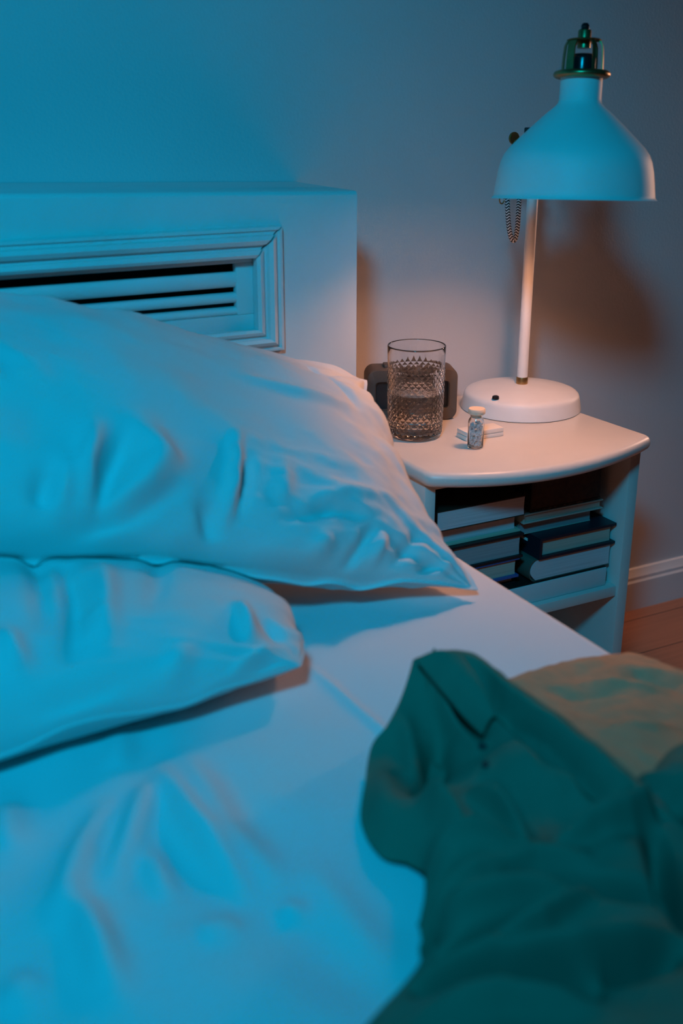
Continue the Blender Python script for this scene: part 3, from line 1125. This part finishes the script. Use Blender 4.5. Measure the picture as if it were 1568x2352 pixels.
# ------------------------------------------------------------------ small glass vial of granules
vx, vy = 0.850, 1.224
vial = thing('glass_vial', 'tiny glass vial of white granules with a pale stopper beside the drinking glass', 'vial', (vx, vy, ZT + 0.0003))
vp = [(0, 0.0006), (0.0095, 0), (0.0108, 0.0008), (0.0111, 0.003), (0.0111, 0.040), (0.0104, 0.0435), (0.0086, 0.0462), (0.0080, 0.0490), (0.0092, 0.0508), (0.0092, 0.0520),
      (0.0078, 0.0522), (0.0070, 0.0500), (0.0076, 0.0455), (0.0098, 0.0415), (0.0102, 0.038), (0.0102, 0.004), (0.0090, 0.0022), (0, 0.0020)]
lathe_obj('vial_body', vp, M['glass'], vial, n=48, angle=60)
lathe_obj('stopper', [(0, 0.0465), (0.0066, 0.0465), (0.0068, 0.0522), (0.0112, 0.0524), (0.0118, 0.0535), (0.0118, 0.0590), (0.0110, 0.0603), (0, 0.0606)], M['cork'], vial, n=40)
rnd = random.Random(4)
bm = bmesh.new()
for k in range(430):
    a, rr = rnd.uniform(0, 2 * pi), 0.0086 * math.sqrt(rnd.uniform(0.30, 1))
    z_ = rnd.uniform(0.0042, 0.0375)
    b2 = bmesh.new()
    bmesh.ops.create_icosphere(b2, subdivisions=1, radius=rnd.uniform(0.0014, 0.0019),
                               matrix=Matrix.Translation((rr * math.cos(a), rr * math.sin(a), z_)) @ Matrix.Rotation(rnd.uniform(0, 3), 4, 'X'))
    merge(bm, b2)
gr = bm_obj('granules', bm, M['granule'], vial, angle=80)
gr['kind'] = 'stuff'
vial.scale = (1, 1, 0.93)

# ------------------------------------------------------------------ small white box
pk = thing('small_box', 'flat white pocket-size carton lying behind the glass vial', 'box', (0.855, 1.2535, ZT + 0.0002), math.radians(-1.5))
box_obj('tray', (0, 0, 0), (0.063, 0.027, 0.0060), M['carton'], pk, bevel=0.0008)
box_obj('lid', (0.0004, -0.0003, 0.0063), (0.0626, 0.0268, 0.0128), M['carton'], pk, bevel=0.001)

# ------------------------------------------------------------------ clock behind the glass
ck = thing('table_clock', 'grey-brown rounded table clock with a recessed dark face, standing behind the drinking glass', 'clock', (0.851, 1.404, ZT + 0.0003), math.radians(-22))
CW, CH, CD = 0.137, 0.079, 0.050


def rrect(w_, h_, r_, z0, n=8):
    out = []
    for cx_, cz_, a0 in ((w_ / 2 - r_, z0 + r_, -pi / 2), (w_ / 2 - r_, z0 + h_ - r_, 0), (-w_ / 2 + r_, z0 + h_ - r_, pi / 2), (-w_ / 2 + r_, z0 + r_, pi)):
        for k in range(n + 1):
            a = a0 + k / n * pi / 2
            out.append((cx_ + r_ * math.cos(a), cz_ + r_ * math.sin(a)))
    return out


outer_l, hole = rrect(CW, CH, 0.014, 0), rrect(CW - 0.027, CH - 0.036, 0.006, 0.017)
steps = [(outer_l, CD / 2, 0.93), (outer_l, CD / 2 - 0.004, 0.985), (outer_l, CD / 2 - 0.009, 1.0), (outer_l, -CD / 2 + 0.004, 1.0), (outer_l, -CD / 2 + 0.001, 0.985), (outer_l, -CD / 2, 0.965),
         (hole, -CD / 2, 1.03), (hole, -CD / 2 + 0.0015, 1.0), (hole, -CD / 2 + 0.009, 1.0)]
V, Fc = [], []
for ol, y_, sc in steps:
    V += [(x_ * sc, y_, CH / 2 + (z_ - CH / 2) * sc) for x_, z_ in ol]
n = len(outer_l)
for i in range(len(steps) - 1):
    for k in range(n):
        Fc.append((i * n + k, i * n + (k + 1) % n, (i + 1) * n + (k + 1) % n, (i + 1) * n + k))
Fc.append(tuple(range(n)))
ckb = obj('body', V, Fc, M['clock_body'], ck, angle=35)
bm = bmesh.new()
prism(bm, rrect(CW - 0.0272, CH - 0.0362, 0.006, 0.0171), 'y', -CD / 2 + 0.0086, -CD / 2 + 0.012)
bm_obj('face', bm, M['clock_face'], ck)
for dx, wd in ((-0.030, 0.022), (0.004, 0.010), (0.032, 0.022)):
    bx = box_obj('button', (dx - wd / 2, -0.012, CH - 0.0005), (dx + wd / 2, 0.008, CH + 0.0045), M['clock_body'], ckb, bevel=0.001)

# ------------------------------------------------------------------ clothes on the bed
def rbf(points):
    P = np.array(points, float)
    n = len(P)
    d = np.linalg.norm(P[:, None, :2] - P[None, :, :2], axis=2)
    K = np.where(d > 0, d * d * np.log(d + 1e-12), 0) + np.eye(n) * 1e-5
    A = np.zeros((n + 3, n + 3))
    A[:n, :n] = K
    A[:n, n] = 1; A[:n, n + 1:] = P[:, :2]
    A[n, :n] = 1; A[n + 1:, :n] = P[:, :2].T
    wts = np.linalg.solve(A, np.concatenate([P[:, 2], [0, 0, 0]]))

    def f(X, Y):
        D = np.hypot(X[..., None] - P[:, 0], Y[..., None] - P[:, 1])
        return (np.where(D > 0, D * D * np.log(D + 1e-12), 0) @ wts[:n]) + wts[n] + wts[n + 1] * X + wts[n + 2] * Y
    return f


def coons(top, bottom, left, right, ns_, nt_):
    """top/bottom run left to right, left/right run top to bottom"""
    T, B = catmull(top, ns_), catmull(bottom, ns_)
    Lf, Rt = catmull(left, nt_), catmull(right, nt_)
    s = np.linspace(0, 1, ns_)[:, None, None]
    t = np.linspace(0, 1, nt_)[None, :, None]
    return ((1 - t) * T[:, None] + t * B[:, None] + (1 - s) * Lf[None] + s * Rt[None]
            - ((1 - s) * (1 - t) * T[0] + s * (1 - t) * T[-1] + (1 - s) * t * B[0] + s * t * B[-1]))


def pz(px, py, z):
    return at_z(px, py, z)


crest_px = [(948, 1512, .478), (990, 1500, .486), (1060, 1499, .490), (1120, 1535, .490), (1180, 1582, .490), (1330, 1686, .485), (1470, 1812, .475), (1540, 1880, .465), (1640, 1960, .46)]
crest = list(catmull([pz(*c) for c in crest_px], 26))
# beige cloth behind the shirt, hanging over the bed edge
NA, NB = 150, 130
nb = Noise2(33)
left_b = [pz(1075, 1660, .42)[:2], pz(1190, 1592, .42)[:2], pz(1290, 1534, .42)[:2], pz(1370, 1506, .42)[:2], pz(1420, 1488, .425)[:2]]
V = np.zeros((NA, NB, 3))
ledge = catmull([(*p, 0) for p in left_b], NA)
for i in range(NA):
    a = i / (NA - 1)
    # strips run from the outline on the bed (back) towards the foot of the bed
    st = ledge[i]
    end = np.array((0.44 + 0.285 * a, 0.36 + 0.03 * a, 0))
    for j in range(NB):
        b = j / (NB - 1)
        V[i, j] = st * (1 - b) + end * b
# right border follows the bed edge, last strips hang down
BX, BY = V[..., 0], V[..., 1]
rise = 1 - np.exp(-np.linspace(0, 1, NB)[None, :] / 0.05)
bb = np.linspace(0, 1, NB)[None, :]
BZ = ZB + 0.005 + rise * (0.008 + 0.007 * nb.fbm(BX * 9, BY * 9, 2)) 
for p, wd, ht in [([(1420, 1520), (1350, 1545), (1300, 1575)], 0.010, -0.010), ([(1560, 1590), (1470, 1560), (1420, 1570)], 0.009, -0.012), ([(1250, 1605), (1330, 1625), (1420, 1610)], 0.009, -0.009),
                  ([(1330, 1635), (1440, 1620)], 0.007, 0.008), ([(1380, 1650), (1340, 1680), (1420, 1690)], 0.009, -0.007), ([(1440, 1700), (1540, 1670)], 0.010, -0.007), ([(1290, 1590), (1420, 1580), (1540, 1600)], 0.008, 0.007),
                  ([(1400, 1530), (1500, 1545), (1560, 1560)], 0.010, 0.006), ([(1400, 1740), (1520, 1700)], 0.012, 0.010)]:
    BZ = BZ + rise * ridge(BX, BY, [pz(*q, 0.43)[:2] for q in p], wd, ht * 0.55)
cxy = np.array([c[:2] for c in crest])
dist = np.full(BX.shape, 1e9)
side = np.zeros(BX.shape)
for a_, b_ in zip(cxy[:-1], cxy[1:]):
    d_ = b_ - a_
    t_ = np.clip(((BX - a_[0]) * d_[0] + (BY - a_[1]) * d_[1]) / (d_ @ d_), 0, 1)
    q_ = np.hypot(BX - a_[0] - t_ * d_[0], BY - a_[1] - t_ * d_[1])
    sd_ = np.sign(d_[0] * (BY - a_[1]) - d_[1] * (BX - a_[0]))
    m_ = q_ < dist
    dist, side = np.where(m_, q_, dist), np.where(m_, sd_, side)
sdist = dist * side                     # positive beyond the shirt, towards the wall
BZ = BZ + 0.036 * np.clip(1 - sdist / 0.20, 0, 1) * np.clip(1 + sdist / 0.03, 0, 1) * np.clip((XE + 0.01 - BX) / 0.06, 0.25, 1)
BZ = np.where(sdist < -0.03, np.minimum(BZ, ZB + 0.010), BZ)
BZ = BZ + 0.0012 * nb.fbm(BX * 60, BY * 60, 2)
BZ = np.maximum(BZ, sheet_top(np.minimum(BX, XE - 0.015), BY) + 0.004)
# drop: append strips rolling over the edge
rows_v = [np.stack([BX[i], BY[i], BZ[i]], -1) for i in range(NA)]
last = rows_v[-1]
for k in range(1, 16):
    ang = min(1.0, k / 6) * pi / 2
    dx = 0.011 * math.sin(ang)
    dz = 0.018 * (1 - math.cos(ang)) + max(0, k - 6) * 0.016
    wav = 0.006 * nb.fbm(last[:, 1] * 14, last[:, 1] * 0 + 1.5, 2) * min(1, k / 6)
    rows_v.append(np.stack([np.maximum(last[:, 0], XE - 0.004) + dx + wav + 0.004, last[:, 1], last[:, 2] - dz], -1))
BV = np.concatenate(rows_v)
bt = obj('garment', BV, grid_faces(len(rows_v), NB), M['beige_cloth'])
sm = bt.modifiers.new('thickness', 'SOLIDIFY')
sm.thickness = 0.002
sm.offset = -1
tag(bt, 'crumpled beige garment lying over the bed edge behind the green shirt', 'clothes')
bvh_beige = BVHTree.FromPolygons([Vector(v) for v in BV], grid_faces(len(rows_v), NB))

# green shirt, over the beige garment
left_px = [(930, 1575, .462), (893, 1660, .444), (850, 1720, .430), (838, 1800, .425), (828, 1890, .423), (868, 1958, .423), (935, 1985, .423), (968, 2010, .424), (974, 2060, .427), (958, 2130, .425),
           (968, 2200, .427), (905, 2290, .424), (840, 2352, .424), (740, 2480, .424)]
leftp = [pz(*c) for c in left_px]
ctrl = list(crest) + list(leftp)
for c in [(1000, 1640, .438), (1060, 1750, .432), (1130, 1850, .438), (1010, 1850, .446), (1110, 1650, .452), (1180, 1740, .456), (1290, 1800, .452), (1240, 1900, .438), (1400, 1860, .452),
          (1000, 1950, .440), (1150, 1990, .448), (1300, 1980, .456), (1450, 1930, .462), (1550, 1960, .452), (1000, 2080, .440), (1200, 2080, .448), (1400, 2080, .452), (1560, 2060, .450),
          (1050, 2180, .438), (1250, 2180, .446), (1450, 2180, .450), (1000, 2260, .436), (1200, 2270, .442), (1450, 2290, .448), (1100, 2340, .442), (1400, 2380, .450), (1000, 2420, .436), (1300, 2480, .446), (1650, 2300, .448), (1680, 2100, .448)]:
    ctrl.append(pz(c[0], c[1], c[2] + 0.010))
fz = rbf(ctrl)
top_c = [p[:2] for p in crest]
left_c = [crest[0][:2]] + [p[:2] for p in leftp]
bot_c = [leftp[-1][:2], pz(1000, 2560, .44)[:2], pz(1300, 2600, .44)[:2], pz(1700, 2560, .44)[:2]]
right_c = [crest[-1][:2], pz(1700, 2100, .45)[:2], pz(1760, 2300, .45)[:2], bot_c[-1]]
XY = coons(top_c, bot_c, left_c, right_c, 190, 210)
GX, GY = XY[..., 0], XY[..., 1]
GZ = fz(GX, GY)
FOLDS = [  # px polyline at z 0.45, width, height
    ([(955, 1545), (1030, 1640), (1100, 1715)], 0.007, 0.012), ([(968, 1545), (1035, 1630), (1105, 1705)], 0.005, -0.016),
    ([(1060, 1570), (1130, 1660), (1240, 1750), (1380, 1860)], 0.009, -0.016), ([(1075, 1540), (1160, 1610), (1300, 1710), (1440, 1820)], 0.008, 0.008),
    ([(975, 1835), (1010, 1880), (1060, 1915)], 0.007, 0.020), ([(1080, 1830), (1140, 1880), (1205, 1950)], 0.0065, 0.022),
    ([(1130, 1815), (1170, 1865), (1205, 1915)], 0.007, -0.038), ([(1100, 1800), (1130, 1815)], 0.006, -0.014),
    ([(1270, 1980), (1350, 1950), (1430, 1932), (1520, 1885)], 0.009, 0.022), ([(1290, 1930), (1380, 1900), (1480, 1870)], 0.008, -0.012),
    ([(985, 1945), (1100, 1950), (1200, 1960)], 0.006, 0.010),
    ([(985, 2040), (1060, 2010), (1160, 2000)], 0.009, -0.018), ([(975, 2075), (1100, 2035), (1220, 2005), (1330, 2015)], 0.008, 0.014),
    ([(1180, 2050), (1300, 2060), (1420, 2085), (1490, 2092)], 0.007, -0.026), ([(1360, 2075), (1480, 2090)], 0.006, -0.020),
    ([(1000, 2110), (1150, 2090), (1340, 2070)], 0.008, 0.014),
    ([(1030, 2175), (1130, 2155), (1240, 2130)], 0.0055, -0.032), ([(1120, 2185), (1240, 2155), (1350, 2095)], 0.006, 0.016),
    ([(980, 2230), (1150, 2240), (1290, 2257), (1350, 2285)], 0.009, -0.044), ([(990, 2200), (1150, 2212), (1300, 2222), (1500, 2180)], 0.008, 0.018),
    ([(980, 2100), (1012, 2122)], 0.007, -0.020), ([(1000, 2310), (1150, 2290), (1350, 2320)], 0.012, 0.012), ([(1380, 2250), (1480, 2230), (1560, 2200)], 0.010, -0.020),
    ([(1500, 1960), (1540, 2080), (1568, 2140)], 0.009, -0.034),
    ([(1010, 1660), (1000, 1740), (960, 1800)], 0.011, -0.014), ([(880, 1720), (880, 1850)], 0.014, 0.008), ([(930, 1640), (960, 1740)], 0.010, 0.008),
    ([(1230, 1760), (1330, 1860)], 0.010, 0.008), ([(1180, 1700), (1290, 1830)], 0.009, -0.008),
]
for p, wd, ht in FOLDS:
    GZ = GZ + ridge(GX, GY, [pz(*q, 0.45)[:2] for q in p], wd * 0.85, ht * (1.75 if ht < 0 else 1.25))
ng = Noise2(21)
tt_ = np.linspace(0, 1, GX.shape[1])[None, :]
GZ = GZ + (catmull(crest, GX.shape[0])[:, 2] - GZ[:, 0])[:, None] * np.exp(-(tt_ / 0.05) ** 2)     # the crest keeps its height
GZ = GZ + 0.0022 * ng.fbm(GX * 22, GY * 22, 3)
GZ = np.maximum(GZ, sheet_top(GX, GY) + 0.0045)
for i in range(GX.shape[0]):
    for j in range(GX.shape[1]):
        hit = bvh_beige.ray_cast(Vector((GX[i, j], GY[i, j], 0.8)), Vector((0, 0, -1)))
        if hit[0] is not None and hit[0].z > 0.40 and GZ[i, j] < hit[0].z + 0.005:
            GZ[i, j] = hit[0].z + 0.005
gt = thing('green_shirt', 'crumpled dark green cotton shirt heaped on the bed in front', 'shirt', (0.45, 0.6, ZB))
off = np.array((0.45, 0.6, ZB))
body_rows = [np.stack([GX[:, j], GY[:, j], GZ[:, j]], -1) for j in range(GX.shape[1])]
top_row = body_rows[0]
tg = np.gradient(top_row[:, :2], axis=0)
tg /= np.linalg.norm(tg, axis=1)[:, None]
outw = np.stack([-tg[:, 1], tg[:, 0]], -1)
outw *= np.sign((outw * (top_row[:, :2] - body_rows[30][:, :2])).sum(1))[:, None]
skirt = []
for k in range(1, 15):
    a = min(1.0, k / 8) * pi / 2
    down = 0.014 * (1 - math.cos(a)) + max(0, k - 8) * 0.012
    q = top_row.copy()
    q[:, :2] += outw * (0.014 * math.sin(a) + 0.0015 * ng(np.arange(len(q)) * 0.12, k * 0.3)[:, None])
    q[:, 2] = np.maximum(q[:, 2] - down, ZB + 0.006)
    skirt.append(q)
body_rows = skirt[::-1] + body_rows
gv = np.stack(body_rows, 1).reshape(-1, 3) - off
body = obj('shirt_body', gv, grid_faces(190, len(body_rows)), M['green_cloth'], gt)
sm = body.modifiers.new('thickness', 'SOLIDIFY')
sm.thickness = 0.0022
sm.offset = -1
# collar band standing along the top left
P1 = catmull([pz(952, 1520, .483), pz(1010, 1590, .472), pz(1060, 1650, .462), pz(1105, 1695, .455)], 40)
P2 = catmull([pz(1058, 1506, .495), pz(1095, 1560, .488), pz(1120, 1605, .480), pz(1140, 1650, .470)], 40)
V = []
for k in range(40):
    for t_ in np.linspace(0, 1, 14):
        q = P1[k] * (1 - t_) + P2[k] * t_
        V.append(q + np.array((0, 0, 0.006 * math.sin(pi * t_) + 0.002)) - off)
cl = obj('collar', V, grid_faces(40, 14), M['green_cloth'], gt)
sm = cl.modifiers.new('thickness', 'SOLIDIFY')
sm.thickness = 0.004
sm.offset = -1
# dark eyelets down the placket
for q in ((1112, 1712), (1120, 1755)):
    best = None
    for z_ in np.linspace(0.50, 0.43, 60):
        p = pz(q[0], q[1], z_)
        i = np.argmin((GX - p[0]) ** 2 + (GY - p[1]) ** 2)
        if z_ <= GZ.ravel()[i] + 0.0006:
            best = p
            break
    if best is not None:
        lathe_obj('buttonhole', [(0, 0.0012), (0.004, 0.0010), (0.0052, -0.001)], M['hole'], gt, n=20, loc=best - off)
# sleeve folded towards the right edge of the bed
sl = catmull([pz(1490, 1890, .452), pz(1545, 1840, .458), pz(1600, 1790, .460), pz(1680, 1745, .455), pz(1800, 1720, .45)], 60)
rads = [0.012 + 0.022 * min(1, k / 14) + 0.0035 * float(ng(k * 0.17, 3.3)) - 0.006 * max(0, k - 40) / 20 for k in range(60)]
V, Fc, uv = tube(sl - off, 0.03, 36, rads=rads, flat=0.62)
V = [np.array(v) for v in V]
V = [np.array((v[0], v[1], max(v[2] + 0.006 * float(ng.fbm(v[0] * 38 + 5, v[1] * 38, 2)), 0.006))) for v in V]
obj('sleeve', V, Fc, M['green_cloth'], gt)
